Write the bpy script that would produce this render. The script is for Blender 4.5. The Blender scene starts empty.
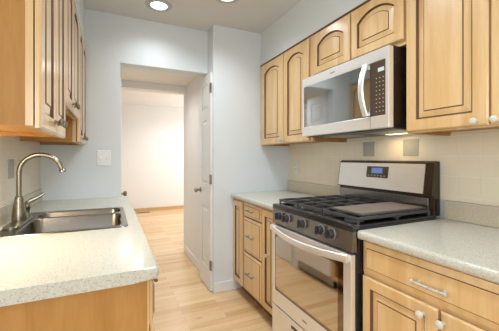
import bpy, bmesh, math, random
from mathutils import Vector, Matrix
random.seed(7)
S = bpy.context.scene
COL = S.collection
PI = math.pi

# ------------------------------------------------------------------ camera, world, light, exposure
TH = 0.4412
cam = bpy.data.cameras.new('camera'); cam.sensor_width = 36.0; cam.lens = 294.48/499*36
cam.shift_y = -7.5/499; cam.clip_start = 0.02
camo = bpy.data.objects.new('camera', cam); COL.objects.link(camo)
camo.location = (0, 0, 1.2483); camo.rotation_euler = (PI/2, 0, -TH)
S.camera = camo
S.view_settings.view_transform = 'Standard'; S.view_settings.look = 'None'
S.view_settings.gamma = 1; S.view_settings.use_curve_mapping = False
S.view_settings.exposure = 0.2
w = bpy.data.worlds.new('world'); S.world = w; w.use_nodes = True
w.node_tree.nodes['Background'].inputs[0].default_value = (0.85, 0.93, 1.0, 1)
w.node_tree.nodes['Background'].inputs[1].default_value = 1.0

def area(name, loc, target, sx, sy, power, color):
    l = bpy.data.lights.new(name, 'AREA'); l.shape = 'RECTANGLE'; l.size = sx; l.size_y = sy
    l.energy = power; l.color = color
    o = bpy.data.objects.new(name, l); COL.objects.link(o); o.location = loc
    o.rotation_euler = (Vector(target)-Vector(loc)).to_track_quat('-Z', 'Y').to_euler()
    return o
# added fill lights at unseen window openings of the dining end and far room
area('rear_fill_light', (-0.4, -3.05, 1.5), (-0.4, 0, 1.2), 2.4, 1.5, 40, (0.92, 0.965, 1.0))
area('side_fill_light', (-3.55, -1.0, 1.5), (0, -0.6, 1.2), 2.2, 1.5, 38, (0.92, 0.965, 1.0))
area('far_room_fill_light', (2.9, 6.0, 1.4), (0, 6.0, 1.1), 2.0, 1.6, 40, (0.96, 0.98, 1.0))
def spot(name, loc, power, color=(0.87, 0.945, 1.0), ang=150, rad=0.07):
    l = bpy.data.lights.new(name, 'SPOT'); l.energy = power; l.color = color
    l.spot_size = math.radians(ang); l.spot_blend = 1.0; l.shadow_soft_size = rad
    o = bpy.data.objects.new(name, l); COL.objects.link(o); o.location = loc
    return o
CANS = [(0.354, 2.46, 20), (0.80, 2.10, 34), (0.60, 1.25, 60), (0.60, 0.40, 24), (0.55, -0.60, 34)]  # last three are out of view, added to brighten the aisle and cabinet fronts
for cx, cy, p in CANS: spot('can_light', (cx, cy, 2.466), p)
spot('far_room_light', (0.25, 5.3, 2.44), 38, (0.95, 0.97, 1.0), 160)
spot('far_room_light', (1.3, 6.3, 2.44), 38, (0.95, 0.97, 1.0), 160)
spot('hall_light', (0.35, 3.45, 2.165), 24, (0.96, 0.98, 1.0), 165)

# ------------------------------------------------------------------ materials
MATS = {}
def new_mat(name):
    m = bpy.data.materials.new(name); m.use_nodes = True
    nt = m.node_tree; b = nt.nodes['Principled BSDF']; MATS[name] = m
    return m, nt, b
def plain(name, col, rough=0.5, metal=0.0, spec=None, emit=None, estr=0, bump=0, bscale=200, ior=None):
    m, nt, b = new_mat(name)
    b.inputs['Base Color'].default_value = (*col, 1); b.inputs['Roughness'].default_value = rough
    b.inputs['Metallic'].default_value = metal
    if spec is not None: b.inputs['Specular IOR Level'].default_value = spec
    if ior: b.inputs['IOR'].default_value = ior
    if emit: b.inputs['Emission Color'].default_value = (*emit, 1); b.inputs['Emission Strength'].default_value = estr
    tc = nt.nodes.new('ShaderNodeTexCoord'); n = nt.nodes.new('ShaderNodeTexNoise')
    n.inputs['Scale'].default_value = bscale; n.inputs['Detail'].default_value = 3
    nt.links.new(tc.outputs['Object'], n.inputs['Vector'])
    if bump:
        bp = nt.nodes.new('ShaderNodeBump'); bp.inputs['Strength'].default_value = bump; bp.inputs['Distance'].default_value = 0.002
        nt.links.new(n.outputs['Fac'], bp.inputs['Height']); nt.links.new(bp.outputs['Normal'], b.inputs['Normal'])
    else:
        mr = nt.nodes.new('ShaderNodeMapRange'); mr.inputs[3].default_value = max(0, rough-0.03); mr.inputs[4].default_value = rough+0.03
        nt.links.new(n.outputs['Fac'], mr.inputs[0]); nt.links.new(mr.outputs[0], b.inputs['Roughness'])
    return m
def ramp(nt, stops):
    r = nt.nodes.new('ShaderNodeValToRGB'); e = r.color_ramp.elements
    while len(e) < len(stops): e.new(0.5)
    for i, (p, c) in enumerate(stops): e[i].position = p; e[i].color = (*c, 1)
    return r
def wood(name, c0, c1, c2, scale=(9, 9, 0.9), rough=0.35, coat=0.8):
    m, nt, b = new_mat(name)
    tc = nt.nodes.new('ShaderNodeTexCoord'); mp = nt.nodes.new('ShaderNodeMapping'); mp.inputs['Scale'].default_value = scale
    n = nt.nodes.new('ShaderNodeTexNoise'); n.inputs['Scale'].default_value = 1.6; n.inputs['Detail'].default_value = 5; n.inputs['Distortion'].default_value = 0.6
    n2 = nt.nodes.new('ShaderNodeTexNoise'); n2.inputs['Scale'].default_value = 14; n2.inputs['Detail'].default_value = 3
    nt.links.new(tc.outputs['Object'], mp.inputs[0]); nt.links.new(mp.outputs[0], n.inputs['Vector']); nt.links.new(mp.outputs[0], n2.inputs['Vector'])
    mx = nt.nodes.new('ShaderNodeMath'); mx.operation = 'MULTIPLY_ADD'; mx.inputs[1].default_value = 0.28
    nt.links.new(n2.outputs['Fac'], mx.inputs[0]); nt.links.new(n.outputs['Fac'], mx.inputs[2])
    r = ramp(nt, [(0.40, c0), (0.64, c1), (0.88, c2)])
    nt.links.new(mx.outputs[0], r.inputs[0]); nt.links.new(r.outputs[0], b.inputs['Base Color'])
    b.inputs['Roughness'].default_value = rough
    b.inputs['Coat Weight'].default_value = coat; b.inputs['Coat Roughness'].default_value = 0.18
    return m
wall_m = plain('wall_paint', (0.73, 0.778, 0.808), 0.6, bump=0.05, bscale=300)
ceil_m = plain('ceiling_paint', (0.69, 0.70, 0.69), 0.8, bump=0.05, bscale=300)
hall_m = plain('hall_paint', (0.83, 0.81, 0.78), 0.7, bump=0.05, bscale=300)
white_m = plain('white_paint', (0.80, 0.81, 0.81), 0.35)
plate_m = plain('white_plastic', (0.82, 0.82, 0.80), 0.3)
slot_m = plain('dark_slot', (0.05, 0.05, 0.05), 0.6)
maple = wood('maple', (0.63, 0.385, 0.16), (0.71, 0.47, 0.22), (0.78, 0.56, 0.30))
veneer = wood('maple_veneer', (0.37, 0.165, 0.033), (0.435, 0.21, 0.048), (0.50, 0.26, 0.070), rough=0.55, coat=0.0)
glaze = plain('brown_glaze', (0.14, 0.062, 0.022), 0.5)
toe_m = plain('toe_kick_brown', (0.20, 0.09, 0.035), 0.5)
steel = plain('stainless_steel', (0.86, 0.855, 0.84), 0.30, 0.65)
steel_d = plain('sink_steel', (0.19, 0.18, 0.16), 0.26, 1.0)
steel_p = plain('dark_stainless', (0.30, 0.285, 0.27), 0.22, 0.9)
nickel = plain('brushed_nickel', (0.32, 0.29, 0.23), 0.28, 1.0)
chrome = plain('chrome', (0.8, 0.8, 0.8), 0.12, 1.0)
pewter = plain('pewter', (0.56, 0.51, 0.43), 0.45, 0.35)
ceramic = plain('white_ceramic', (0.66, 0.62, 0.53), 0.2)
bronze = plain('dark_nickel', (0.26, 0.21, 0.15), 0.35, 0.9)
black = plain('black_enamel', (0.015, 0.015, 0.016), 0.22)
iron = plain('cast_iron', (0.05, 0.05, 0.052), 0.3, bump=0.2, bscale=400)
blackpl = plain('black_plastic', (0.03, 0.03, 0.032), 0.35)
greyk = plain('grey_knob_edge', (0.35, 0.35, 0.36), 0.35, 0.7)
glass_o = plain('oven_glass', (0.66, 0.61, 0.55), 0.05, 1.0)
glass_b = plain('oven_glass_border', (0.30, 0.24, 0.19), 0.06, 1.0)
glass_w = plain('microwave_glass', (0.46, 0.48, 0.49), 0.06, 1.0)
keypad = plain('keypad_glass', (0.10, 0.07, 0.05), 0.12, 0.3)
brownside = plain('microwave_case', (0.045, 0.028, 0.018), 0.15, 0.3)
keyp = plain('key_print', (0.40, 0.36, 0.30), 0.4)
lcd = plain('blue_display', (0.05, 0.08, 0.2), 0.3, emit=(0.14, 0.22, 0.50), estr=0.6)
lcd2 = plain('pale_display', (0.45, 0.52, 0.52), 0.3, emit=(0.6, 0.7, 0.7), estr=0.25)
lens = plain('lamp_lens', (1, 1, 1), 0.4, emit=(1, 1, 1), estr=4)
ring_m = plain('light_trim', (0.46, 0.47, 0.48), 0.4)
warm = plain('warm_lamp_lens', (1, 0.9, 0.7), 0.4, emit=(1, 0.82, 0.55), estr=2)
griddle_m = plain('griddle_plate', (0.27, 0.22, 0.18), 0.42, 0.2)
accent = plain('stone_accent', (0.42, 0.415, 0.36), 0.45, bump=0.2, bscale=90)
oakbase = wood('oak_base', (0.50, 0.29, 0.12), (0.58, 0.36, 0.16), (0.62, 0.40, 0.2), scale=(0.9, 9, 9))

def floor_mat():
    m, nt, b = new_mat('oak_floor')
    tc = nt.nodes.new('ShaderNodeTexCoord')
    br = nt.nodes.new('ShaderNodeTexBrick'); br.offset = 0.37; br.squash = 1.0
    br.inputs['Color1'].default_value = (0, 0, 0, 1); br.inputs['Color2'].default_value = (1, 1, 1, 1); br.inputs['Mortar'].default_value = (0.5, 0.5, 0.5, 1)
    br.inputs['Scale'].default_value = 1; br.inputs['Mortar Size'].default_value = 0.0008
    br.inputs['Brick Width'].default_value = 0.83; br.inputs['Row Height'].default_value = 0.062
    nt.links.new(tc.outputs['Object'], br.inputs['Vector'])
    mp = nt.nodes.new('ShaderNodeMapping'); mp.inputs['Scale'].default_value = (1.3, 16, 1)
    n = nt.nodes.new('ShaderNodeTexNoise'); n.inputs['Scale'].default_value = 2.2; n.inputs['Detail'].default_value = 6; n.inputs['Distortion'].default_value = 0.8
    nt.links.new(tc.outputs['Object'], mp.inputs[0]); nt.links.new(mp.outputs[0], n.inputs['Vector'])
    mx = nt.nodes.new('ShaderNodeMix'); mx.data_type = 'FLOAT'; mx.inputs[0].default_value = 0.5
    sep = nt.nodes.new('ShaderNodeSeparateColor'); nt.links.new(br.outputs['Color'], sep.inputs[0])
    nt.links.new(sep.outputs[0], mx.inputs[2]); nt.links.new(n.outputs['Fac'], mx.inputs[3])
    r = ramp(nt, [(0.15, (0.58, 0.34, 0.14)), (0.45, (0.73, 0.49, 0.25)), (0.8, (0.82, 0.60, 0.36))])
    nt.links.new(mx.outputs[0], r.inputs[0])
    # knots: sparse dark flecks
    v = nt.nodes.new('ShaderNodeTexVoronoi'); v.inputs['Scale'].default_value = 1.0
    mp2 = nt.nodes.new('ShaderNodeMapping'); mp2.inputs['Scale'].default_value = (1.2, 2.6, 1)
    nt.links.new(tc.outputs['Object'], mp2.inputs[0]); nt.links.new(mp2.outputs[0], v.inputs['Vector'])
    kr = ramp(nt, [(0.0, (0.25, 0.25, 0.25)), (0.05, (1, 1, 1))]); nt.links.new(v.outputs['Distance'], kr.inputs[0])
    m1 = nt.nodes.new('ShaderNodeMix'); m1.data_type = 'RGBA'; m1.blend_type = 'MULTIPLY'; m1.inputs[0].default_value = 1
    nt.links.new(r.outputs[0], m1.inputs[6]); nt.links.new(kr.outputs[0], m1.inputs[7])
    m2 = nt.nodes.new('ShaderNodeMix'); m2.data_type = 'RGBA'; m2.blend_type = 'MIX'
    nt.links.new(br.outputs['Fac'], m2.inputs[0]); nt.links.new(m1.outputs[2], m2.inputs[6]); m2.inputs[7].default_value = (0.42, 0.24, 0.10, 1)
    nt.links.new(m2.outputs[2], b.inputs['Base Color']); b.inputs['Roughness'].default_value = 0.3
    return m
floor_m = floor_mat()

def stone(name, base, dark, light):
    m, nt, b = new_mat(name)
    tc = nt.nodes.new('ShaderNodeTexCoord')
    n = nt.nodes.new('ShaderNodeTexNoise'); n.inputs['Scale'].default_value = 230; n.inputs['Detail'].default_value = 3; n.inputs['Roughness'].default_value = 0.7
    nt.links.new(tc.outputs['Object'], n.inputs['Vector'])
    r = ramp(nt, [(0.34, dark), (0.45, base), (0.58, base), (0.68, light)])
    nt.links.new(n.outputs['Fac'], r.inputs[0]); nt.links.new(r.outputs[0], b.inputs['Base Color'])
    b.inputs['Roughness'].default_value = 0.22
    return m
counter_m = stone('speckled_counter', (0.585, 0.575, 0.50), (0.32, 0.295, 0.22), (0.70, 0.685, 0.63))
splash_m = stone('counter_stone_warm_lit', (0.62, 0.56, 0.43), (0.30, 0.24, 0.15), (0.70, 0.66, 0.56))  # same stone as the counter, warm light on its face put into the colour

def tile_mat(name, yoff, zoff, pitch):
    m, nt, b = new_mat(name)
    tc = nt.nodes.new('ShaderNodeTexCoord'); sp = nt.nodes.new('ShaderNodeSeparateXYZ'); cb = nt.nodes.new('ShaderNodeCombineXYZ')
    nt.links.new(tc.outputs['Object'], sp.inputs[0])
    a1 = nt.nodes.new('ShaderNodeMath'); a1.operation = 'SUBTRACT'; a1.inputs[1].default_value = yoff - 40*pitch
    a2 = nt.nodes.new('ShaderNodeMath'); a2.operation = 'SUBTRACT'; a2.inputs[1].default_value = zoff - 40*pitch
    nt.links.new(sp.outputs[1], a1.inputs[0]); nt.links.new(sp.outputs[2], a2.inputs[0])
    nt.links.new(a1.outputs[0], cb.inputs[0]); nt.links.new(a2.outputs[0], cb.inputs[1])
    br = nt.nodes.new('ShaderNodeTexBrick'); br.offset = 0; br.inputs['Scale'].default_value = 1
    br.inputs['Brick Width'].default_value = pitch; br.inputs['Row Height'].default_value = pitch; br.inputs['Mortar Size'].default_value = 0.0018
    br.inputs['Color1'].default_value = (0.84, 0.765, 0.60, 1); br.inputs['Color2'].default_value = (0.86, 0.785, 0.62, 1); br.inputs['Mortar'].default_value = (0.92, 0.88, 0.78, 1)
    nt.links.new(cb.outputs[0], br.inputs['Vector']); nt.links.new(br.outputs['Color'], b.inputs['Base Color'])
    bp = nt.nodes.new('ShaderNodeBump'); bp.invert = True; bp.inputs['Distance'].default_value = 0.002; bp.inputs['Strength'].default_value = 0.5
    nt.links.new(br.outputs['Fac'], bp.inputs['Height']); nt.links.new(bp.outputs['Normal'], b.inputs['Normal'])
    b.inputs['Roughness'].default_value = 0.3
    return m
PT = 0.109
tile_r = tile_mat('cream_tile_right', 0.948, 1.258, PT)
tile_l = tile_mat('cream_tile_left', 1.972, 1.243, PT)

# ------------------------------------------------------------------ mesh helpers
ORG = {}
def append(bm, tmp):
    me = bpy.data.meshes.new('t'); tmp.to_mesh(me); tmp.free(); bm.from_mesh(me); bpy.data.meshes.remove(me)
def box(bm, x0, x1, y0, y1, z0, z1, mi=0, bev=0.0, seg=2):
    x0, x1 = sorted((x0, x1)); y0, y1 = sorted((y0, y1)); z0, z1 = sorted((z0, z1))
    t = bmesh.new()
    bmesh.ops.create_cube(t, size=1, matrix=Matrix.Translation(((x0+x1)/2, (y0+y1)/2, (z0+z1)/2)) @ Matrix.Diagonal((x1-x0, y1-y0, z1-z0, 1)))
    if bev:
        bmesh.ops.bevel(t, geom=list(t.edges), offset=min(bev, 0.45*min(x1-x0, y1-y0, z1-z0)), segments=seg, affect='EDGES', profile=0.5)
    for f in t.faces: f.material_index = mi
    append(bm, t); return bm
def bx(*a, **k): return box(bmesh.new(), *a, **k)
def skin_loops(bm, loops, mis=None, cap0=True, cap1=True, closed=True):
    rows = [[bm.verts.new(p) for p in L] for L in loops]; n = len(rows[0])
    for i in range(len(rows)-1):
        for j in range(n if closed else n-1):
            f = bm.faces.new((rows[i][j], rows[i][(j+1) % n], rows[i+1][(j+1) % n], rows[i+1][j]))
            if mis: f.material_index = mis[i]
    if cap0: bm.faces.new(rows[0][::-1])
    if cap1:
        f = bm.faces.new(rows[-1])
        if mis: f.material_index = mis[-1]
    return rows
def lathe(bm, prof, origin, axis=(0, 0, 1), seg=24, mi=0):
    ax = Vector(axis).normalized(); q = Vector((0, 0, 1)).rotation_difference(ax); o = Vector(origin)
    t = bmesh.new(); loops = []
    for r, h in prof:
        loops.append([o + q @ Vector((max(r, 1e-5)*math.cos(2*PI*k/seg), max(r, 1e-5)*math.sin(2*PI*k/seg), h)) for k in range(seg)])
    skin_loops(t, loops); 
    for f in t.faces: f.material_index = mi
    bmesh.ops.recalc_face_normals(t, faces=list(t.faces)); append(bm, t); return bm
def tube(bm, pts, rad, seg=12, mi=0):
    pts = [Vector(p) for p in pts]; n = len(pts); rads = rad if isinstance(rad, (list, tuple)) else [rad]*n
    t = bmesh.new(); loops = []; up = None
    for i in range(n):
        d = (pts[min(i+1, n-1)]-pts[max(i-1, 0)]).normalized()
        if up is None: up = d.orthogonal().normalized()
        up = (up - d*up.dot(d)).normalized(); s = d.cross(up)
        loops.append([pts[i] + rads[i]*(up*math.cos(2*PI*k/seg)+s*math.sin(2*PI*k/seg)) for k in range(seg)])
    skin_loops(t, loops)
    for f in t.faces: f.material_index = mi
    bmesh.ops.recalc_face_normals(t, faces=list(t.faces)); append(bm, t); return bm
def obj(name, bm, mats, parent=None, smooth=False, label=None, recalc=True):
    if recalc: bmesh.ops.recalc_face_normals(bm, faces=list(bm.faces))
    me = bpy.data.meshes.new(name)
    if parent is not None: org = ORG[parent.name]
    else:
        xs = [v.co for v in bm.verts]
        org = Vector(((min(v.x for v in xs)+max(v.x for v in xs))/2, (min(v.y for v in xs)+max(v.y for v in xs))/2, min(v.z for v in xs)))
        if name.split('_')[0] in ('wall', 'floor', 'ceiling', 'tile'): org = Vector((0, 0, 0))
    bmesh.ops.translate(bm, verts=list(bm.verts), vec=-org)
    bm.to_mesh(me); bm.free()
    for m in (mats if isinstance(mats, (list, tuple)) else [mats]): me.materials.append(m)
    o = bpy.data.objects.new(name, me); COL.objects.link(o); ORG[o.name] = org
    if parent is None: o.location = org
    else: o.parent = parent
    if smooth:
        for p in me.polygons: p.use_smooth = True
        try: me.set_sharp_from_angle(angle=math.radians(35))
        except Exception: pass
    if label: o['label'] = label
    return o
def thing(name, label, cat, loc, group=None):
    o = bpy.data.objects.new(name, None); COL.objects.link(o); o.empty_display_size = 0.05
    o.location = loc; o['label'] = label; o['category'] = cat; ORG[o.name] = Vector(loc)
    if group: o['group'] = group
    return o
def tag(o, label, cat, group=None):
    o['label'] = label; o['category'] = cat
    if group: o['group'] = group
    return o
def struct(name, bm, m, parent=None):
    o = obj(name, bm, m, parent)
    if parent is None: o['kind'] = 'structure'
    return o

# ------------------------------------------------------------------ setting
XR, XL, YF, YB, H = 1.686, -0.502, 2.602, 2.778, 2.482
DX0, DX1, DH = 0.078, 0.860, 2.074
struct('floor', bx(-3.7, 3.1, -3.2, 7.44, -0.06, 0), floor_m)
struct('ceiling', bx(-3.7, 1.774, -3.2, 2.90, H, H+0.08), ceil_m)
struct('wall_right', bx(XR, XR+0.1, -3.2, 2.90, 0, H), wall_m)
b = bx(XL-0.1, XL, 0.945, 2.90, 0, H); box(b, -3.6, XL, 0.945, 1.06, 0, H)
struct('wall_left', b, wall_m)
b = bx(XL, DX0, YB, 2.90, 0, H); box(b, DX0, DX1, YB, 2.90, DH, H)
struct('wall_back', b, wall_m)
struct('wall_back_right', bx(DX1, XR, YF, 2.79, 0, H), wall_m)
struct('wall_soffit_right', bx(1.351, XR, 0.1, YF, 2.166, H), wall_m)
struct('wall_soffit_left', bx(XL, -0.195, 1.038, YB, 2.166, H), wall_m)
# dining end behind the camera
b = bx(-3.7, -1.65, -3.2, -3.1, 0, H); box(b, 0.85, XR, -3.2, -3.1, 0, H); box(b, -1.65, 0.85, -3.2, -3.1, 0, 0.75); box(b, -1.65, 0.85, -3.2, -3.1, 2.25, H)
struct('wall_rear', b, wall_m)
b = bx(-3.7, -3.6, -3.1, -2.1, 0, H); box(b, -3.7, -3.6, 0.1, 1.06, 0, H); box(b, -3.7, -3.6, -2.1, 0.1, 0, 0.75); box(b, -3.7, -3.6, -2.1, 0.1, 2.25, H)
struct('wall_dining', b, wall_m)
# hall and far room
b = bx(0.898, 1.05, 2.79, 3.86, 0, 2.5); box(b, 0.898, 3.0, 3.86, 3.99, 0, 2.5)
struct('wall_hall_right', b, hall_m)
b = bx(-0.75, -0.6, 2.90, 3.86, 0, 2.5); box(b, -2.0, -0.6, 3.86, 3.99, 0, 2.5)
struct('wall_hall_left', b, hall_m)
struct('wall_hall_beam', bx(-0.6, 0.898, 3.86, 3.99, 2.104, 2.5), hall_m)
struct('ceiling_hall', bx(-0.75, 0.898, 2.90, 3.86, 2.19, 2.3), hall_m)
struct('ceiling_far_room', bx(-2.0, 3.1, 3.86, 7.44, 2.5, 2.58), hall_m)
struct('wall_far', bx(-2.0, 3.1, 7.31, 7.44, 0, 2.5), hall_m)
struct('wall_far_left', bx(-2.1, -2.0, 3.86, 7.44, 0, 2.5), hall_m)
b = bx(3.0, 3.1, 3.99, 4.75, 0, 2.5); box(b, 3.0, 3.1, 6.85, 7.31, 0, 2.5); box(b, 3.0, 3.1, 4.75, 6.85, 0, 0.6); box(b, 3.0, 3.1, 4.75, 6.85, 2.2, 2.5)
struct('wall_far_right', b, hall_m)
struct('baseboard_far', bx(-2.0, 3.0, 7.293, 7.31, 0, 0.075, bev=0.004), oakbase)
def baseboard(name, x0, x1, y0, y1, h=0.10):
    struct(name, bx(x0, x1, y0, y1, 0, h, bev=0.006), white_m)
baseboard('baseboard_hall', 0.884, 0.898, 2.81, 3.86, 0.095)
baseboard('baseboard_back', DX1+0.001, 1.10, YF-0.014, YF, 0.095)
# door jambs of the double doorway
b = bx(0.862, 0.880, 2.7905, 2.806, 0, DH, bev=0.002)
struct('trim_1', b, white_m)
struct('trim_2', bx(DX0-0.03, DX0+0.012, 2.895, 2.907, 0, DH, bev=0.002), white_m)

# ------------------------------------------------------------------ doors of the doorway (double doors)
def door_leaf(name, xface, xback, y0, y1, label):
    # leaf standing open along Y; panelled on both faces
    t = thing(name, label, 'door', ((xface+xback)/2, y0, 0.0))
    x0, x1 = sorted((xface, xback)); z0, z1 = 0.012, 2.045
    pz = [(0.21, 0.77), (1.0, 1.61), (1.72, 1.955)]
    b = bmesh.new(); st = 0.085
    box(b, x0, x1, y0, y0+st, z0, z1, bev=0.002); box(b, x0, x1, y1-st, y1, z0, z1, bev=0.002)
    zs = [z0] + [z for p in pz for z in p] + [z1]
    for i in range(0, len(zs), 2): box(b, x0, x1, y0+st-0.003, y1-st+0.003, zs[i], zs[i+1], bev=0.002)
    obj('door_frame', b, white_m, t)
    for a, c in pz:
        b = bmesh.new()
        xm = (x0+x1)/2
        for sgn in (1, -1):
            L = lambda o, d: [(xm+sgn*d, y0+st-0.004+o, a-0.004+o), (xm+sgn*d, y1-st+0.004-o, a-0.004+o), (xm+sgn*d, y1-st+0.004-o, c+0.004-o), (xm+sgn*d, y0+st-0.004+o, c+0.004-o)]
            skin_loops(b, [L(0, 0.0), L(0, 0.004), L(0.014, 0.004), L(0.040, 0.013)], cap0=False)
        obj('panel', b, white_m, t)
    return t
dl = door_leaf('hallway_door', 0.837, 0.8595, 2.622, 2.985, 'white panelled door leaf standing open on the right side of the doorway')
for z in (1.90, 0.25, 1.05):
    b = lathe(bmesh.new(), [(0.006, -0.045), (0.006, 0.045)], (0.842, 2.615, z), seg=10); box(b, 0.8355, 0.837, 2.622, 2.65, z-0.045, z+0.045)
    obj('hinge', b, nickel, dl, label='grey metal hinge')
def door_knob(parent, x, y, z, sgn, m):
    b = lathe(bmesh.new(), [(0.027, 0), (0.027, 0.006), (0.011, 0.012), (0.010, 0.030), (0.022, 0.038), (0.027, 0.050), (0.023, 0.062), (0.0, 0.066)], (x, y, z), (sgn, 0, 0))
    obj('door_knob', b, m, parent, True, label='round metal knob')
door_knob(dl, 0.837, 2.945, 0.925, -1, nickel)
dl2 = door_leaf('hallway_door', 0.078, 0.046, 2.915, 3.305, 'white panelled door leaf seen edge-on at the left of the doorway, knob showing')
door_knob(dl2, 0.078, 3.05, 0.909, 1, bronze)

# far-room floor register
t = bx(0.53, 0.82, 7.06, 7.16, 0, 0.006, bev=0.002)
for k in range(9): box(t, 0.545+k*0.029, 0.56+k*0.029, 7.075, 7.145, 0.006, 0.0075, mi=1)
tag(obj('floor_register', t, [bronze, slot_m]), 'small dark floor register by the far room wall beyond the doorway', 'vent')

# ------------------------------------------------------------------ cabinets
def inset(P, o):
    n = len(P); out = []
    for i in range(n):
        a, p, c = Vector(P[i-1]), Vector(P[i]), Vector(P[(i+1) % n])
        e1 = (p-a).normalized(); e2 = (c-p).normalized()
        n1 = Vector((-e1.y, e1.x)); n2 = Vector((-e2.y, e2.x)); m = n1+n2
        if m.length < 1e-6: m = n1
        m.normalize(); k = o/max(0.35, m.dot(n1)); q = p+m*k; out.append((q.x, q.y))
    return out
def face_panel(parent, side, xf, u0, u1, v0, v1, fw, arch=0.0, name='door', label=None, t=0.02, field=0.028):
    # xf: plane of the front of the cabinet body; the door lies on it, facing -X (side -1) or +X (side 1)
    M = lambda P, d: [(xf+side*d, p[0], p[1]) for p in P]
    a0, a1, b0, b1 = u0+fw, u1-fw, v0+fw, v1-fw
    inner = [(a0, b0), (a1, b0)]; outer = [(u0, v0), (u1, v0)]
    if arch > 0:
        n = 14; zb = b1-arch; wdt = a1-a0
        top = [(a1-wdt*k/n, zb+arch*(1-abs(2*k/n-1)**2.3)) for k in range(n+1)]
    else: top = [(a1, b1), (a0, b1)]
    inner += top; k = len(top)
    outer += [(u1-(u1-u0)*i/(k-1), v1) for i in range(k)]
    ob = []                                     # chamfered outer loop
    cx, cz = (u0+u1)/2, (v0+v1)/2
    def shrink(P, o): return [(p[0]+(o if p[0] < u0+1e-6 else -o if p[0] > u1-1e-6 else 0), p[1]+(o if p[1] < v0+1e-6 else -o if p[1] > v1-1e-6 else 0)) for p in P]
    bm = bmesh.new()
    loops = [M(outer, 0.004), M(outer, t-0.006), M(shrink(outer, 0.006), t), M(inner, t), M(inset(inner, 0.004), t-0.005), M(inset(inner, 0.006), t-0.012)]
    skin_loops(bm, loops, [0, 0, 0, 1, 1, 1], cap1=False)
    d = obj(name, bm, [maple, glaze], parent, label=label)
    bm = bmesh.new()
    f = field
    loops = [M(inset(inner, 0.002), t-0.016), M(inset(inner, 0.0045), t-0.010), M(inset(inner, 0.009), t-0.010), M(inset(inner, 0.007+f), t-0.005), M(inset(inner, 0.0115+f), t-0.002), M(inset(inner, 0.0135+f), t-0.0015)]
    skin_loops(bm, loops, [1, 1, 0, 1, 0, 0], cap0=True)
    obj('panel', bm, [maple, glaze], d)
    return d
def drawer_front(parent, side, xf, u0, u1, v0, v1, ch=0.014, t=0.02, label=None):
    M = lambda o, d: [(xf+side*d, u0+o, v0+o), (xf+side*d, u1-o, v0+o), (xf+side*d, u1-o, v1-o), (xf+side*d, u0+o, v1-o)]
    bm = bmesh.new()
    skin_loops(bm, [M(0, 0.0015), M(0, t-0.010), M(0.003, t-0.009), M(ch, t-0.003), M(ch+0.003, t-0.0005), M(ch+0.005, t)], [0, 0, 0, 1, 0, 0])
    return obj('drawer', bm, [maple, glaze], parent, label=label)
def knob(parent, side, x, y, z, m, s=1.0, label=None):
    b = lathe(bmesh.new(), [(0.008*s, 0), (0.006*s, 0.004*s), (0.005*s, 0.012*s), (0.011*s, 0.017*s), (0.0145*s, 0.021*s), (0.013*s, 0.027*s), (0.008*s, 0.030*s), (0.0, 0.031*s)], (x, y, z), (side, 0, 0), 18)
    return obj('knob', b, m, parent, True, label)
def pull(parent, side, x, y0, y1, z, m, bumps=9, r=0.0055):
    b = bmesh.new(); n = bumps*6; pts = []; rr = []
    for i in range(n+1):
        q = i/n; pts.append((x+side*(0.024+0.003*math.sin(PI*q)), y0+(y1-y0)*q, z)); rr.append(r*(0.78+0.32*abs(math.sin(PI*bumps*q))))
    tube(b, pts, rr, 10)
    for y in (y0+(y1-y0)*0.12, y1-(y1-y0)*0.12):
        tube(b, [(x, y, z), (x+side*0.010, y, z), (x+side*0.026, y, z)], [r*1.3, r*0.85, r], 10)
    for y in (y0, y1): lathe(b, [(0.003, -0.005), (r*1.4, -0.002), (r*1.5, 0.002), (0.003, 0.006)], (x+side*0.024, y, z), (0, 1, 0), 10)
    return obj('pull_handle', b, m, parent, True)
def carcass(side, xf, xw, y0, y1, z0, z1, recess=0.018, th=0.017, fr=0.019):
    # box with a recessed underside and a face frame at xf
    bm = bmesh.new(); xi = xf - side*fr
    box(bm, xi, xw, y0, y0+th, z0, z1, mi=1); box(bm, xi, xw, y1-th, y1, z0, z1, mi=1)
    box(bm, xi, xw, y0+th, y1-th, z0+recess, z0+recess+th, mi=1); box(bm, xi, xw, y0+th, y1-th, z1-th, z1, mi=1)
    box(bm, xw, xw+side*0.006, y0+th, y1-th, z0+recess, z1, mi=1)
    return bm
def frame_part(parent, side, xf, y0, y1, z0, z1, muls=(), rails=(), sw=0.038, bot=0.038, top=0.045, fr=0.019, m=None):
    bm = bmesh.new(); xi = xf - side*fr
    box(bm, xi, xf, y0, y0+sw, z0, z1); box(bm, xi, xf, y1-sw, y1, z0, z1)
    box(bm, xi, xf, y0+sw, y1-sw, z0, z0+bot); box(bm, xi, xf, y0+sw, y1-sw, z1-top, z1)
    for y in muls: box(bm, xi, xf-side*0.0006, y-sw/2, y+sw/2, z0+bot, z1-top)
    for z in rails: box(bm, xi, xf, y0+sw, y1-sw, z-0.018, z+0.018)
    return obj('face_frame', bm, m or maple, parent)
GAP = 0.001
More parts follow.
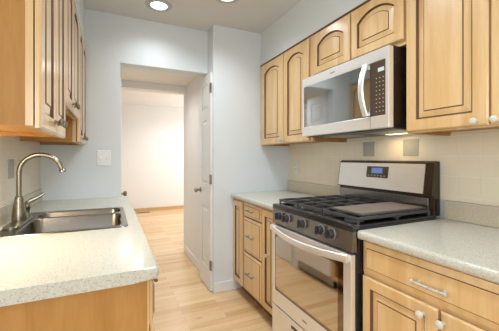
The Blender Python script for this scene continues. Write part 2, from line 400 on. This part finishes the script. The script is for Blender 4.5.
# right wall cabinets
XU = 1.351
def upper(side, xf, xw, y0, y1, z0, z1, doors, label, arch=0.042, fw=0.058, muls=(), km=None, kdist=None):
    t = thing('wall_cabinet', label, 'cabinet', ((xf+xw)/2, (y0+y1)/2, z0), 'wall cabinets')
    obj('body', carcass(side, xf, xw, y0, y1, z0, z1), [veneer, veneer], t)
    frame_part(t, side, xf, y0, y1, z0, z1, muls)
    b = bx(xf-side*0.010, xf+side*0.006, y0, y1, z1-0.012, z1, bev=0.002)
    obj('top_moulding', b, glaze, t, label='thin dark brown strip along the top')
    out = []
    for (u0, u1, v0, v1, ky, kz) in doors:
        d = face_panel(t, side, xf, u0, u1, v0, v1, fw, arch)
        if ky is not None: knob(d, side, xf+side*0.02, ky, kz, km or pewter, 1.0)
        out.append(d)
    return t
upper(-1, XU, XR-0.007, 1.766, YF-0.002, 1.371, 2.165, [(2.155, 2.545, 1.374, 2.143, 2.172, 1.399), (1.800, 2.142, 1.374, 2.143, 2.122, 1.398)],
      'maple wall cabinet with two tall arched doors, left of the microwave', muls=(2.148,), km=pewter)
upper(-1, XU, XR-0.007, 1.003, 1.764, 1.824, 2.165, [(1.380, 1.742, 1.848, 2.143, None, 0), (1.012, 1.367, 1.848, 2.143, None, 0)],
      'short maple wall cabinet with two low arched doors, directly above the microwave', muls=(1.374,), fw=0.05, arch=0.048)
upper(-1, XU, XR-0.007, 0.275, 1.001, 1.371, 2.165, [(0.641, 0.996, 1.378, 2.143, 0.682, 1.396), (0.285, 0.634, 1.378, 2.143, 0.612, 1.396)],
      'large maple wall cabinet with white knobs, right of the microwave', muls=(0.6375,), km=ceramic, fw=0.055)
# left wall cabinets
XLU = -0.202
upper(1, XLU, XL+0.007, 1.038, 1.562, 1.342, 2.165, [(1.036, 1.292, 1.336, 2.143, 1.262, 1.378), (1.300, 1.548, 1.336, 2.143, 1.335, 1.378)],
      'tall maple wall cabinet at the near end of the left wall, plain side showing', muls=(1.296,), km=bronze, fw=0.05)
upper(1, XLU, XL+0.007, 1.564, 2.200, 1.494, 2.165, [(1.577, 1.848, 1.498, 2.143, 1.815, 1.536), (1.858, 2.183, 1.498, 2.143, 1.907, 1.536)],
      'shorter maple wall cabinet above the sink, second from the near end', muls=(1.853,), km=bronze, fw=0.05)
upper(1, XLU, XL+0.007, 2.202, YB-0.002, 1.352, 2.165, [(2.225, 2.487, 1.356, 2.143, 2.455, 1.392), (2.495, 2.768, 1.356, 2.143, 2.53, 1.392)],
      'maple wall cabinet at the far end of the left wall, against the back wall', muls=(2.491,), km=bronze, fw=0.05)

# added light bar, out of view under the near left cabinet, brightens the tiles
t = thing('under_cabinet_fill', 'added unseen light bar under the near left wall cabinet, brightening the tiles', 'light', (-0.445, 1.30, 1.345))
obj('housing', bx(-0.462, -0.428, 1.07, 1.53, 1.347, 1.3595, bev=0.002), plate_m, t)
obj('diffuser', bx(-0.458, -0.432, 1.08, 1.52, 1.3455, 1.3475), warm, t)
for y0, y1, z in ((1.08, 1.52, 1.344), ):
    l = bpy.data.lights.new('under_cabinet_fill_lamp', 'AREA'); l.shape = 'RECTANGLE'; l.size = 0.025; l.size_y = 0.44; l.energy = 4.2; l.color = (1, 0.88, 0.70)
    lo = bpy.data.objects.new('under_cabinet_fill_lamp', l); COL.objects.link(lo); lo.location = (-0.445, 1.30, 1.343)

# base cabinets
def base(side, xf, xw, y0, y1, z1, label, toe=0.10):
    t = thing('base_cabinet', label, 'cabinet', ((xf+xw)/2, (y0+y1)/2, 0), 'base cabinets')
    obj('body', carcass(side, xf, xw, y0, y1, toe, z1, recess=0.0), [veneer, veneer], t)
    xk = xf - side*0.07
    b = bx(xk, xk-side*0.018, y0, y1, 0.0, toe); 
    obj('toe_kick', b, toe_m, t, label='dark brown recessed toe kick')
    return t
XB = 1.070
t = base(-1, XB, XR-0.003, 1.760, YF-0.002, 0.872, 'maple base cabinet with a stack of three drawers, far side of the range')
frame_part(t, -1, XB, 1.760, YF-0.002, 0.10, 0.872, (2.366, 2.015), sw=0.026)
d = face_panel(t, -1, XB, 2.375, 2.592, 0.112, 0.860, 0.05, 0, field=0.02)
for v0, v1 in ((0.745, 0.860), (0.443, 0.735), (0.112, 0.432)):
    d = drawer_front(t, -1, XB, 2.025, 2.358, v0, v1, ch=0.02)
    pull(d, -1, XB-0.02, 2.135, 2.25, (v0+v1)/2+0.004, nickel, 7, 0.005)
d = face_panel(t, -1, XB, 1.790, 2.006, 0.112, 0.860, 0.05, 0, field=0.02)
knob(d, -1, XB-0.02, 1.90, 0.53, pewter)
t = base(-1, XB, XR-0.003, 0.28, 1.014, 0.872, 'maple base cabinet with one wide drawer over two doors, near side of the range')
frame_part(t, -1, XB, 0.28, 1.014, 0.10, 0.872, (0.657,), (0.713,), sw=0.030)
d = drawer_front(t, -1, XB, 0.300, 1.008, 0.724, 0.864, ch=0.024)
pull(d, -1, XB-0.02, 0.618, 0.742, 0.784, pewter, 11, 0.006)
for u0, u1, ky in ((0.662, 1.008, 0.714), (0.300, 0.652, 0.641)):
    d = face_panel(t, -1, XB, u0, u1, 0.112, 0.708, 0.046, 0)
    knob(d, -1, XB-0.02, ky, 0.671, ceramic, 1.0)
XLB = 0.109
t = thing('base_cabinet', 'maple sink base cabinet under the left counter, plain end panel facing us', 'cabinet', (-0.2, 1.9, 0), 'base cabinets')
bm = bmesh.new()
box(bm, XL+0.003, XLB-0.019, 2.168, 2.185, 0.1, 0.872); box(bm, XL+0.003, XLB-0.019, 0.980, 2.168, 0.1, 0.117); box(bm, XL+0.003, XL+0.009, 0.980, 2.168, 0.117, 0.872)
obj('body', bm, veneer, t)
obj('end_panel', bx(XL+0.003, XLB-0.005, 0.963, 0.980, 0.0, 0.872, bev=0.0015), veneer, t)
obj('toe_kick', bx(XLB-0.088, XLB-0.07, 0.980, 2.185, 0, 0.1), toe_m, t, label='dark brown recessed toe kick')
frame_part(t, 1, XLB, 0.964, 2.185, 0.10, 0.872, (1.43, ), (0.72,), sw=0.034)
for u0, u1 in ((0.970, 1.422), (1.438, 1.892)):
    d = drawer_front(t, 1, XLB, u0, u1, 0.728, 0.862, ch=0.02); pull(d, 1, XLB+0.02, (u0+u1)/2-0.06, (u0+u1)/2+0.06, 0.795, bronze, 7, 0.005)
    d = face_panel(t, 1, XLB, u0, u1, 0.118, 0.710, 0.062, 0); knob(d, 1, XLB+0.02, u1-0.04, 0.676, bronze)

t = thing('dishwasher', 'pale grey dishwasher under the left counter, mirrored in the oven window', 'dishwasher', (-0.2, 2.48, 0))
obj('body', bx(XL+0.005, XLB-0.03, 2.195, 2.763, 0.02, 0.868), greyk, t)
obj('door', bx(XLB-0.028, XLB+0.02, 2.192, 2.766, 0.125, 0.74, bev=0.006), plate_m, t)
obj('control_panel', bx(XLB-0.028, XLB+0.022, 2.192, 2.766, 0.745, 0.866, bev=0.006), plate_m, t)
obj('kick_plate', bx(XLB-0.08, XLB-0.032, 2.195, 2.763, 0.0, 0.118), blackpl, t)

# ------------------------------------------------------------------ counters
def slab(x0, x1, y0, y1, z0, z1, holes=(), round_x0=False, round_x1=False, round_y0=False, r=0.014):
    xs = sorted({x0, x1, *[h[0] for h in holes], *[h[1] for h in holes]}); ys = sorted({y0, y1, *[h[2] for h in holes], *[h[3] for h in holes]})
    bm = bmesh.new(); vt = {}
    def V(x, y, z):
        k = (round(x, 5), round(y, 5), round(z, 5))
        if k not in vt: vt[k] = bm.verts.new((x, y, z))
        return vt[k]
    solid = lambda i, j: 0 <= i < len(xs)-1 and 0 <= j < len(ys)-1 and not any(h[0]-1e-6 <= xs[i] and xs[i+1] <= h[1]+1e-6 and h[2]-1e-6 <= ys[j] and ys[j+1] <= h[3]+1e-6 for h in holes)
    for i in range(len(xs)-1):
        for j in range(len(ys)-1):
            if not solid(i, j): continue
            a, c, e, g = xs[i], xs[i+1], ys[j], ys[j+1]
            bm.faces.new((V(a, e, z1), V(c, e, z1), V(c, g, z1), V(a, g, z1))); bm.faces.new((V(a, g, z0), V(c, g, z0), V(c, e, z0), V(a, e, z0)))
            for (di, dj, p, q) in ((-1, 0, (a, g), (a, e)), (1, 0, (c, e), (c, g)), (0, -1, (a, e), (c, e)), (0, 1, (c, g), (a, g))):
                if not solid(i+di, j+dj): bm.faces.new((V(*q, z1), V(*p, z1), V(*p, z0), V(*q, z0)))
    eps = 1e-5; sel = []
    for e in bm.edges:
        v = [k.co for k in e.verts]
        on = lambda ax, val: all(abs(k[ax]-val) < eps for k in v)
        if (on(2, z1) or on(2, z0)) and ((round_x0 and on(0, x0)) or (round_x1 and on(0, x1)) or (round_y0 and on(1, y0))): sel.append(e)
        if round_y0 and on(1, y0) and ((round_x1 and on(0, x1)) or (round_x0 and on(0, x0))): sel.append(e)
    if sel: bmesh.ops.bevel(bm, geom=sel, offset=r, segments=4, affect='EDGES', profile=0.5)
    return bm
ZC0, ZC = 0.874, 0.914
SX0, SX1, SY0, SY1 = -0.455, 0.080, 1.545, 2.175      # sink cut-out
t = thing('countertop', 'long speckled cream countertop on the left holding the sink', 'countertop', (-0.19, 1.9, ZC0), 'countertops')
obj('slab', slab(XL+0.002, 0.137, 0.937, YB-0.002, ZC0, ZC, [(SX0+0.02, SX1-0.02, SY0+0.02, SY1-0.02)], round_x1=True, round_y0=True), counter_m, t, True)
obj('backsplash', bx(XL+0.002, XL+0.020, 1.04, YB-0.003, ZC+0.0005, 1.008, bev=0.003), splash_m, t)
t = thing('countertop', 'short speckled cream countertop between the range and the back wall', 'countertop', (1.34, 2.24, ZC0), 'countertops')
obj('slab', slab(1.030, XR-0.002, 1.760, YF-0.002, ZC0, ZC, (), round_x0=True), counter_m, t, True)
obj('backsplash', bx(XR-0.020, XR-0.002, 1.785, YF-0.003, ZC+0.0005, 1.016, bev=0.003), splash_m, t)
t = thing('countertop', 'speckled cream countertop in the right foreground, near side of the range', 'countertop', (1.34, 0.68, ZC0), 'countertops')
obj('slab', slab(1.030, XR-0.002, 0.265, 1.015, ZC0, ZC, (), round_x0=True), counter_m, t, True)
obj('backsplash', bx(XR-0.020, XR-0.002, 0.265, 1.013, ZC+0.0005, 1.016, bev=0.003), splash_m, t)

# tiled backsplashes
t = obj('tile_backsplash', bx(XR-0.006, XR-0.0005, 0.20, YF-0.001, 1.0165, 1.80), tile_r)
tag(t, 'cream square tile backsplash on the right wall, behind the range', 'backsplash')
for y, z in ((1.493, 1.258), (1.166, 1.258)):
    obj('accent_tile', bx(XR-0.009, XR-0.006, y+0.002, y+PT-0.002, z+0.002, z+PT-0.002, bev=0.001), accent, t, label='mottled grey stone accent tile')
t = obj('tile_backsplash', bx(XL+0.0005, XL+0.006, 1.00, YB-0.001, 1.0085, 1.52), tile_l)
tag(t, 'cream square tile backsplash on the left wall, behind the faucet', 'backsplash')
for y, z in ((1.972, 1.134), (1.318, 1.134)):
    obj('accent_tile', bx(XL+0.006, XL+0.009, y+0.002, y+PT-0.002, z+0.002, z+PT-0.002, bev=0.001), accent, t, label='mottled grey stone accent tile')

# ------------------------------------------------------------------ sink and faucet
def rrect(x0, x1, y0, y1, r, z, n=5):
    P = []
    for cx, cy, a in ((x1-r, y0+r, -PI/2), (x1-r, y1-r, 0), (x0+r, y1-r, PI/2), (x0+r, y0+r, PI)):
        for k in range(n+1): P.append((cx+r*math.cos(a+PI/2*k/n), cy+r*math.sin(a+PI/2*k/n), z))
    return P
ZS = 0.919
snk = thing('kitchen_sink', 'stainless steel double-bowl sink set into the left counter', 'sink', ((SX0+SX1)/2, (SY0+SY1)/2, ZC))
BW = [(-0.378, 0.056, 1.568, 1.930), (-0.378, 0.056, 1.956, 2.140)]
bm = bmesh.new(); edges = []
o1 = [bm.verts.new(p) for p in rrect(SX0+0.004, SX1-0.004, SY0+0.004, SY1-0.004, 0.03, ZS)]
edges += [bm.edges.new((o1[i-1], o1[i])) for i in range(len(o1))]
for w_ in BW:
    h = [bm.verts.new(p) for p in rrect(*w_, 0.05, ZS)]; edges += [bm.edges.new((h[i-1], h[i])) for i in range(len(h))]
bmesh.ops.triangle_fill(bm, edges=edges, use_beauty=True)
o0 = [bm.verts.new(p) for p in rrect(SX0, SX1, SY0, SY1, 0.034, ZC+0.0003)]
for i in range(len(o0)): bm.faces.new((o0[i-1], o0[i], o1[i], o1[i-1]))
obj('rim', bm, steel_d, snk, True)
for w_ in BW:
    bm = bmesh.new()
    ins = lambda o, z, r: rrect(w_[0]+o, w_[1]-o, w_[2]+o, w_[3]-o, r, z)
    skin_loops(bm, [ins(0, ZS, 0.05), ins(0.004, ZS-0.006, 0.047), ins(0.008, ZS-0.13, 0.045), ins(0.018, ZS-0.155, 0.04), ins(0.045, ZS-0.165, 0.03)], cap0=False)
    bo = obj('bowl', bm, steel_d, snk, True)
    lathe_bm = lathe(bmesh.new(), [(0.04, 0.001), (0.04, 0.004), (0.032, 0.004), (0.028, 0.0015), (0.0, 0.0015)], ((w_[0]+w_[1])/2, (w_[2]+w_[3])/2, ZS-0.165))
    obj('drain', lathe_bm, chrome, bo, True)
fa = thing('kitchen_faucet', 'brushed nickel gooseneck faucet with side lever on the sink rim', 'faucet', (-0.423, 1.866, ZS))
bm = bmesh.new(); L = lambda o, z: rrect(-0.453+o, -0.386-o, 1.69+o, 2.01-o, 0.032-o, z)
skin_loops(bm, [L(0, ZS+0.0005), L(0, ZS+0.006), L(0.004, ZS+0.010)])
obj('base_plate', bm, nickel, fa, True)
fx, fy = -0.423, 1.866
obj('faucet_body', lathe(bmesh.new(), [(0.030, 0.0105), (0.031, 0.02), (0.030, 0.045), (0.026, 0.08), (0.019, 0.118), (0.0175, 0.125), (0.0175, 0.132), (0.013, 0.136)], (fx, fy, ZS)), nickel, fa, True)
pts = [(fx, fy, ZS+0.12), (fx, fy, 1.12), (fx, fy, 1.175)]
R = 0.092
for k in range(1, 15):
    a = PI - (PI*0.93)*k/14
    pts.append((fx+R+R*math.cos(a), fy+0.01*k/14, 1.178+0.088*math.sin(a)))
lx = pts[-1]; pts.append((lx[0]+0.005, lx[1], lx[2]-0.012))
obj('spout', tube(bmesh.new(), pts, 0.0118, 14), nickel, fa, True)
e = Vector(pts[-1]); dr = Vector((0.25, 0, -1)).normalized()
obj('aerator', lathe(bmesh.new(), [(0.012, -0.004), (0.0155, 0.002), (0.0165, 0.012), (0.013, 0.014), (0.0, 0.014)], e, dr), nickel, fa, True)
bm = lathe(bmesh.new(), [(0.017, 0.0105), (0.015, 0.03), (0.012, 0.045), (0.016, 0.055), (0.018, 0.075), (0.013, 0.088), (0.0, 0.092)], (fx+0.015, fy+0.085, ZS))
tube(bm, [(fx+0.005, fy+0.085, ZS+0.082), (fx+0.03, fy+0.09, ZS+0.098), (fx+0.06, fy+0.095, ZS+0.112), (fx+0.095, fy+0.10, ZS+0.135)], [0.008, 0.010, 0.009, 0.006], 10)
obj('lever', bm, nickel, fa, True)

# ------------------------------------------------------------------ range
RY0, RY1, RX = 1.020, 1.753, 0.997
rg = thing('gas_range', 'stainless steel gas range with black cooktop and oven window, between the right-hand counters', 'stove', (1.32, (RY0+RY1)/2, 0))
bm = bx(RX+0.030, XR-0.012, RY0, RY1, 0.02, 0.905, bev=0.003)
obj('body', bm, black, rg, label='black enamelled body')
for x in (RX+0.07, 1.6):
    for y in (RY0+0.05, RY1-0.05):
        obj('levelling_foot', lathe(bmesh.new(), [(0.018, 0), (0.018, 0.012), (0.01, 0.013), (0.01, 0.022)], (x, y, 0), seg=12), blackpl, rg)
# cooktop tray
b = bmesh.new(); zt = 0.936
box(b, RX+0.006, XR-0.075, RY0-0.001, RY1+0.001, 0.906, zt-0.012, bev=0.003)
box(b, RX+0.006, RX+0.05, RY0-0.001, RY1+0.001, zt-0.0125, zt, bev=0.004); box(b, XR-0.10, XR-0.075, RY0, RY1, zt-0.0125, zt, bev=0.003)
for y in (RY0, RY1-0.022): box(b, RX+0.045, XR-0.095, y, y+0.022, zt-0.0125, zt, bev=0.004)
obj('cooktop', b, black, rg, True, label='black enamel cooktop')
# control panel (sloped stainless)
def prism(bm, prof, y0, y1, mi=0):     # profile in x,z
    t = bmesh.new(); skin_loops(t, [[(p[0], y0, p[1]) for p in prof], [(p[0], y1, p[1]) for p in prof]])
    for f in t.faces: f.material_index = mi
    bmesh.ops.recalc_face_normals(t, faces=list(t.faces)); append(bm, t)
b = bmesh.new(); prism(b, [(RX+0.004, 0.812), (RX+0.034, 0.812), (RX+0.05, 0.937), (RX+0.022, 0.937), (RX+0.014, 0.930)], RY0, RY1)
obj('control_panel', b, steel_p, rg)
nrm = Vector((-0.118, 0, 0.010)).normalized(); nrm = Vector((-1, 0, 0.085)).normalized()
for y in (1.658, 1.572, 1.407, 1.245, 1.162):
    o = Vector((RX+0.0088, y, 0.868))
    k = lathe(bmesh.new(), [(0.026, 0), (0.026, 0.004), (0.022, 0.006), (0.0215, 0.022), (0.019, 0.026), (0, 0.026)], o, nrm, 20)
    t_ = bmesh.new(); bmesh.ops.create_cube(t_, size=1, matrix=Matrix.Translation(o+nrm*0.026) @ nrm.to_track_quat('X', 'Z').to_matrix().to_4x4() @ Matrix.Diagonal((0.026, 0.013, 0.043, 1)))
    bmesh.ops.bevel(t_, geom=list(t_.edges), offset=0.003, segments=2, affect='EDGES'); append(k, t_)
    kn = obj('knob', k, blackpl, rg, True, label='black burner knob')
    rb = lathe(bmesh.new(), [(0.030, -0.0005), (0.030, 0.003), (0.027, 0.004)], o, nrm, 20); obj('bezel', rb, greyk, kn, True)
# oven door
b = bmesh.new(); D0, D1 = RX, RX+0.028
zb, zt2 = 0.272, 0.800
gy0, gy1, gz0, gz1 = RY0+0.052, RY1-0.034, 0.365, 0.752
box(b, D0, D1, RY0+0.002, gy0, zb, zt2, bev=0.003); box(b, D0, D1, gy1, RY1-0.002, zb, zt2, bev=0.003)
box(b, D0, D1, gy0-0.002, gy1+0.002, zb, gz0, bev=0.003); box(b, D0, D1, gy0-0.002, gy1+0.002, gz1, zt2, bev=0.003)
od = obj('oven_door', b, steel, rg)
obj('window_border', bx(D0+0.004, D0+0.012, gy0, gy1, gz0, gz1), glass_b, od, label='dark glass border')
bm = bmesh.new(); P = rrect(gy0+0.040, gy1-0.012, gz0+0.02, gz1-0.02, 0.03, 0)
skin_loops(bm, [[(D0+0.0042, p[0], p[1]) for p in P], [(D0+0.0028, p[0], p[1]) for p in P]])
obj('window_pane', bm, glass_o, od, label='mirror-like oven window')
# bowed flat handle
b = bmesh.new(); loops = []
N = 22
for i in range(N+1):
    q = i/N; y = RY1-0.012-(RY1-RY0-0.024)*q; bow = math.sin(PI*q)
    x = RX-0.012-0.040*bow; z = 0.783-0.016*bow
    loops.append([(x, y, z-0.019), (x-0.006, y, z-0.015), (x-0.009, y, z), (x-0.006, y, z+0.015), (x, y, z+0.019), (x+0.006, y, z+0.014), (x+0.006, y, z-0.014)])
skin_loops(b, loops)
for y in (RY0+0.03, RY1-0.03): box(b, RX-0.02, RX+0.004, y-0.016, y+0.016, 0.767, 0.797, bev=0.004)
obj('door_handle', b, steel, od, True)
obj('badge', bx(D0-0.0012, D0+0.001, 1.36, 1.40, 0.312, 0.322), greyk, od, label='small grey maker badge')
# drawer
b = bx(D0, D1, RY0+0.002, RY1-0.002, 0.075, 0.262, bev=0.004)
dw = obj('storage_drawer', b, steel, rg)
obj('finger_slot', bx(D0-0.0015, D0+0.002, 1.27, 1.515, 0.213, 0.231, bev=0.001), slot_m, dw, label='dark recessed grip')
obj('kick_plate', bx(D0+0.03, D0+0.04, RY0+0.01, RY1-0.01, 0.02, 0.075), black, rg)
# backguard
b = bmesh.new()
prism(b, [(1.610, 0.925), (XR-0.014, 0.925), (XR-0.014, 1.228), (1.642, 1.231), (1.626, 1.222), (1.598, 1.040), (1.622, 1.034)], RY0+0.018, 1.778)
bgm = obj('backguard', b, brownside, rg, label='dark glossy backguard with wide end caps')
fx0 = lambda z: 1.598+(z-1.040)*(1.626-1.598)/(1.222-1.040)
b = bmesh.new(); prism(b, [(fx0(1.046)-0.004, 1.046), (fx0(1.046), 1.046), (fx0(1.214), 1.214), (fx0(1.214)-0.004, 1.214)], 1.088, 1.770)
obj('steel_fascia', b, steel, bgm)
obj('riser', bx(1.602, 1.612, RY0+0.04, 1.765, 0.938, 1.024, bev=0.002), steel_p, bgm, label='stainless riser behind the burners')
b = bmesh.new(); prism(b, [(fx0(1.118)-0.0065, 1.118), (fx0(1.118)-0.003, 1.118), (fx0(1.192)-0.003, 1.192), (fx0(1.192)-0.0065, 1.192)], 1.328, 1.502)
ck = obj('clock_panel', b, keypad, bgm, label='black clock panel with blue display')
b = bmesh.new(); prism(b, [(fx0(1.147)-0.0078, 1.147), (fx0(1.147)-0.006, 1.147), (fx0(1.182)-0.006, 1.182), (fx0(1.182)-0.0078, 1.182)], 1.372, 1.460)
obj('display', b, lcd, ck)
for k in range(6):
    y = 1.346+k*0.026; b = bmesh.new(); prism(b, [(fx0(1.127)-0.0076, 1.127), (fx0(1.127)-0.006, 1.127), (fx0(1.135)-0.006, 1.135), (fx0(1.135)-0.0076, 1.135)], y, y+0.013); obj('button', b, greyk, ck)
# burners
for x, y, r in ((1.145, 1.62, 0.042), (1.445, 1.62, 0.034), (1.295, 1.39, 0.045), (1.145, 1.15, 0.045), (1.445, 1.15, 0.034)):
    bb = obj('burner', lathe(bmesh.new(), [(r*1.1, 0), (r*1.1, 0.008), (r*0.95, 0.012), (r*0.8, 0.013)], (x, y, 0.924)), greyk, rg, True)
    obj('burner_cap', lathe(bmesh.new(), [(r*0.95, 0.0125), (r, 0.016), (r*0.95, 0.021), (0, 0.022)], (x, y, 0.924)), iron, bb, True)
def grate(x0, x1, y0, y1, nx, ny):
    b = bmesh.new(); z0, z1 = 0.952, 0.968; wv = 0.011
    for y in (y0, y1-wv): box(b, x0, x1, y, y+wv, z0, z1, bev=0.003)
    for x in (x0, x1-wv): box(b, x, x+wv, y0, y1, z0, z1, bev=0.003)
    for k in range(1, ny+1):
        y = y0+(y1-y0)*k/(ny+1); box(b, x0, x1, y-wv/2, y+wv/2, z0, z1, bev=0.003)
    for k in range(1, nx+1):
        x = x0+(x1-x0)*k/(nx+1); box(b, x-wv/2, x+wv/2, y0, y1, z0, z1, bev=0.003)
    for x in (x0, x1-wv, (x0+x1)/2):
        for y in (y0, y1-wv): box(b, x, x+wv, y, y+wv, 0.9245, z1-0.004, bev=0.002)
    obj('grate', b, iron, rg, label='black cast iron grate')
grate(1.050, 1.575, 1.523, 1.745, 3, 1)
grate(1.050, 1.575, 1.293, 1.515, 3, 1)
grate(1.050, 1.575, 1.030, 1.285, 3, 1)
# griddle plate on the nearest grate
g = thing('griddle', 'flat tan griddle plate lying on the near side of the range cooktop', 'griddle', (1.325, 1.155, 0.9685))
b = bx(1.082, 1.570, 1.040, 1.275, 0.9690, 0.977, bev=0.002)
obj('tray', b, iron, g, label='dark rimmed tray')
obj('plate', bx(1.095, 1.557, 1.056, 1.263, 0.977, 0.980, bev=0.001), griddle_m, g)

# ------------------------------------------------------------------ microwave
MX, MY0, MY1, MZ0, MZ1 = 1.252, 1.028, 1.760, 1.402, 1.812
mw = thing('microwave', 'stainless steel over-the-range microwave with bowed handle, hung beneath the short cabinet', 'microwave', (1.45, (MY0+MY1)/2, MZ0))
b = bx(MX+0.034, XR-0.010, MY0+0.004, MY1, MZ0+0.012, MZ1+0.006, bev=0.003)
obj('case', b, brownside, mw, label='glossy dark brown case')
b = bx(MX+0.04, XR-0.015, MY0+0.012, MY1-0.008, MZ0-0.004, MZ0+0.012, bev=0.003)
un = obj('underside', b, blackpl, mw, label='dark underside with grease filters')
for y0, y1 in ((1.06, 1.32), (1.42, 1.68)):
    b = bx(1.36, 1.56, y0, y1, MZ0-0.0065, MZ0-0.004)
    obj('grease_filter', b, greyk, un)
obj('cooktop_lamp', bx(1.575, 1.625, 1.18, 1.32, MZ0-0.007, MZ0-0.0042), warm, un, label='lit warm cooktop lamp')
b = bmesh.new(); wz0, wz1 = 1.468, 1.751; wy0, wy1 = MY0+0.022, MY1-0.014
box(b, MX, MX+0.034, MY0, MY1, wz1, MZ1, bev=0.003); box(b, MX, MX+0.034, MY0, MY1, MZ0, wz0, bev=0.003)
box(b, MX, MX+0.034, MY0, wy0, wz0-0.004, wz1+0.004, bev=0.003); box(b, MX, MX+0.034, wy1, MY1, wz0-0.004, wz1+0.004, bev=0.003)
box(b, MX-0.0004, MX+0.0005, 1.143, 1.145, MZ0+0.002, wz0, mi=1)
md = obj('door', b, [steel, slot_m], mw)
obj('window', bx(MX+0.003, MX+0.010, 1.148, wy1, wz0, wz1), glass_w, md, label='mirror-like grey microwave window')
kp = obj('control_panel', bx(MX+0.002, MX+0.010, wy0, 1.147, wz0, wz1), keypad, mw, label='dark control panel with pale keys')
obj('display', bx(MX+0.0008, MX+0.003, 1.058, 1.096, 1.694, 1.714, bev=0.0005), lcd2, kp)
for r in range(9):
    for c in range(3):
        y = 1.060+c*0.021; z = 1.488+r*0.0215
        obj('button', bx(MX+0.001, MX+0.003, y, y+0.007, z, z+0.005), keyp, kp)
obj('badge', bx(MX-0.001, MX+0.001, 1.42, 1.46, 1.778, 1.785), greyk, md, label='small grey maker badge')
b = bmesh.new(); loops = []
for i in range(19):
    q = i/18; z = wz0+0.004+(wz1-wz0-0.004)*q; bow = math.sin(PI*q); x = MX-0.012-0.036*bow; yc = 1.165
    loops.append([(x, yc-0.018, z), (x-0.007, yc-0.013, z), (x-0.009, yc, z), (x-0.007, yc+0.013, z), (x, yc+0.018, z), (x+0.006, yc+0.012, z), (x+0.006, yc-0.012, z)])
skin_loops(b, loops)
for z in (wz0+0.018, wz1-0.018): box(b, MX-0.022, MX+0.004, 1.155, 1.175, z-0.012, z+0.012, bev=0.003)
obj('handle', b, steel, md, True)
l = bpy.data.lights.new('cooktop_lamp_light', 'AREA'); l.shape = 'RECTANGLE'; l.size = 0.05; l.size_y = 0.14; l.energy = 0.28; l.color = (1, 0.74, 0.42)
lo = bpy.data.objects.new('cooktop_lamp_light', l); COL.objects.link(lo); lo.location = (1.58, 1.28, MZ0-0.018)

# ------------------------------------------------------------------ recessed lights
names = ['round recessed ceiling light nearer the doorway, left of the two', 'round recessed ceiling light at the top edge, right of the two', 'added unseen recessed ceiling light above the near end of the aisle', 'added unseen recessed ceiling light over the counter ends of the aisle', 'added unseen recessed ceiling light behind the aisle']
for i, (cx, cy, p) in enumerate(CANS):
    t = thing('recessed_light', names[i], 'ceiling light', (cx, cy, H), 'recessed ceiling lights')
    b = bmesh.new(); lathe(b, [(0.062, -0.001), (0.066, -0.009), (0.072, -0.012), (0.098, -0.008), (0.106, -0.0005)], (cx, cy, H), seg=40)
    obj('trim_ring', b, ring_m, t, True)
    obj('lens', lathe(bmesh.new(), [(0.0, -0.007), (0.060, -0.0066), (0.0635, -0.003), (0.0635, -0.0012)], (cx, cy, H), seg=40), lens, t, True)

# ------------------------------------------------------------------ switch and outlet
t = thing('light_switch', 'white double light switch plate on the pale blue back wall', 'switch', (-0.050, YB, 1.249))
obj('plate', bx(-0.103, 0.004, YB-0.006, YB-0.0003, 1.184, 1.314, bev=0.003), plate_m, t)
for x in (-0.076, -0.023):
    obj('toggle', bx(x-0.005, x+0.005, YB-0.016, YB-0.005, 1.240, 1.258, bev=0.002), plate_m, t)
t = thing('wall_outlet', 'white wall outlet on the cream tiles near the far corner', 'outlet', (XR-0.0065, 2.462, 1.158))
obj('plate', bx(XR-0.012, XR-0.0062, 2.424, 2.500, 1.096, 1.224, bev=0.003), plate_m, t)
for z in (1.138, 1.181):
    so = obj('socket', bx(XR-0.014, XR-0.0118, 2.448, 2.476, z-0.014, z+0.014, bev=0.002), plate_m, t)
    b = bx(XR-0.0143, XR-0.0138, 2.453, 2.456, z-0.006, z+0.006); box(b, XR-0.0143, XR-0.0138, 2.467, 2.470, z-0.006, z+0.006)
    obj('slots', b, slot_m, so)
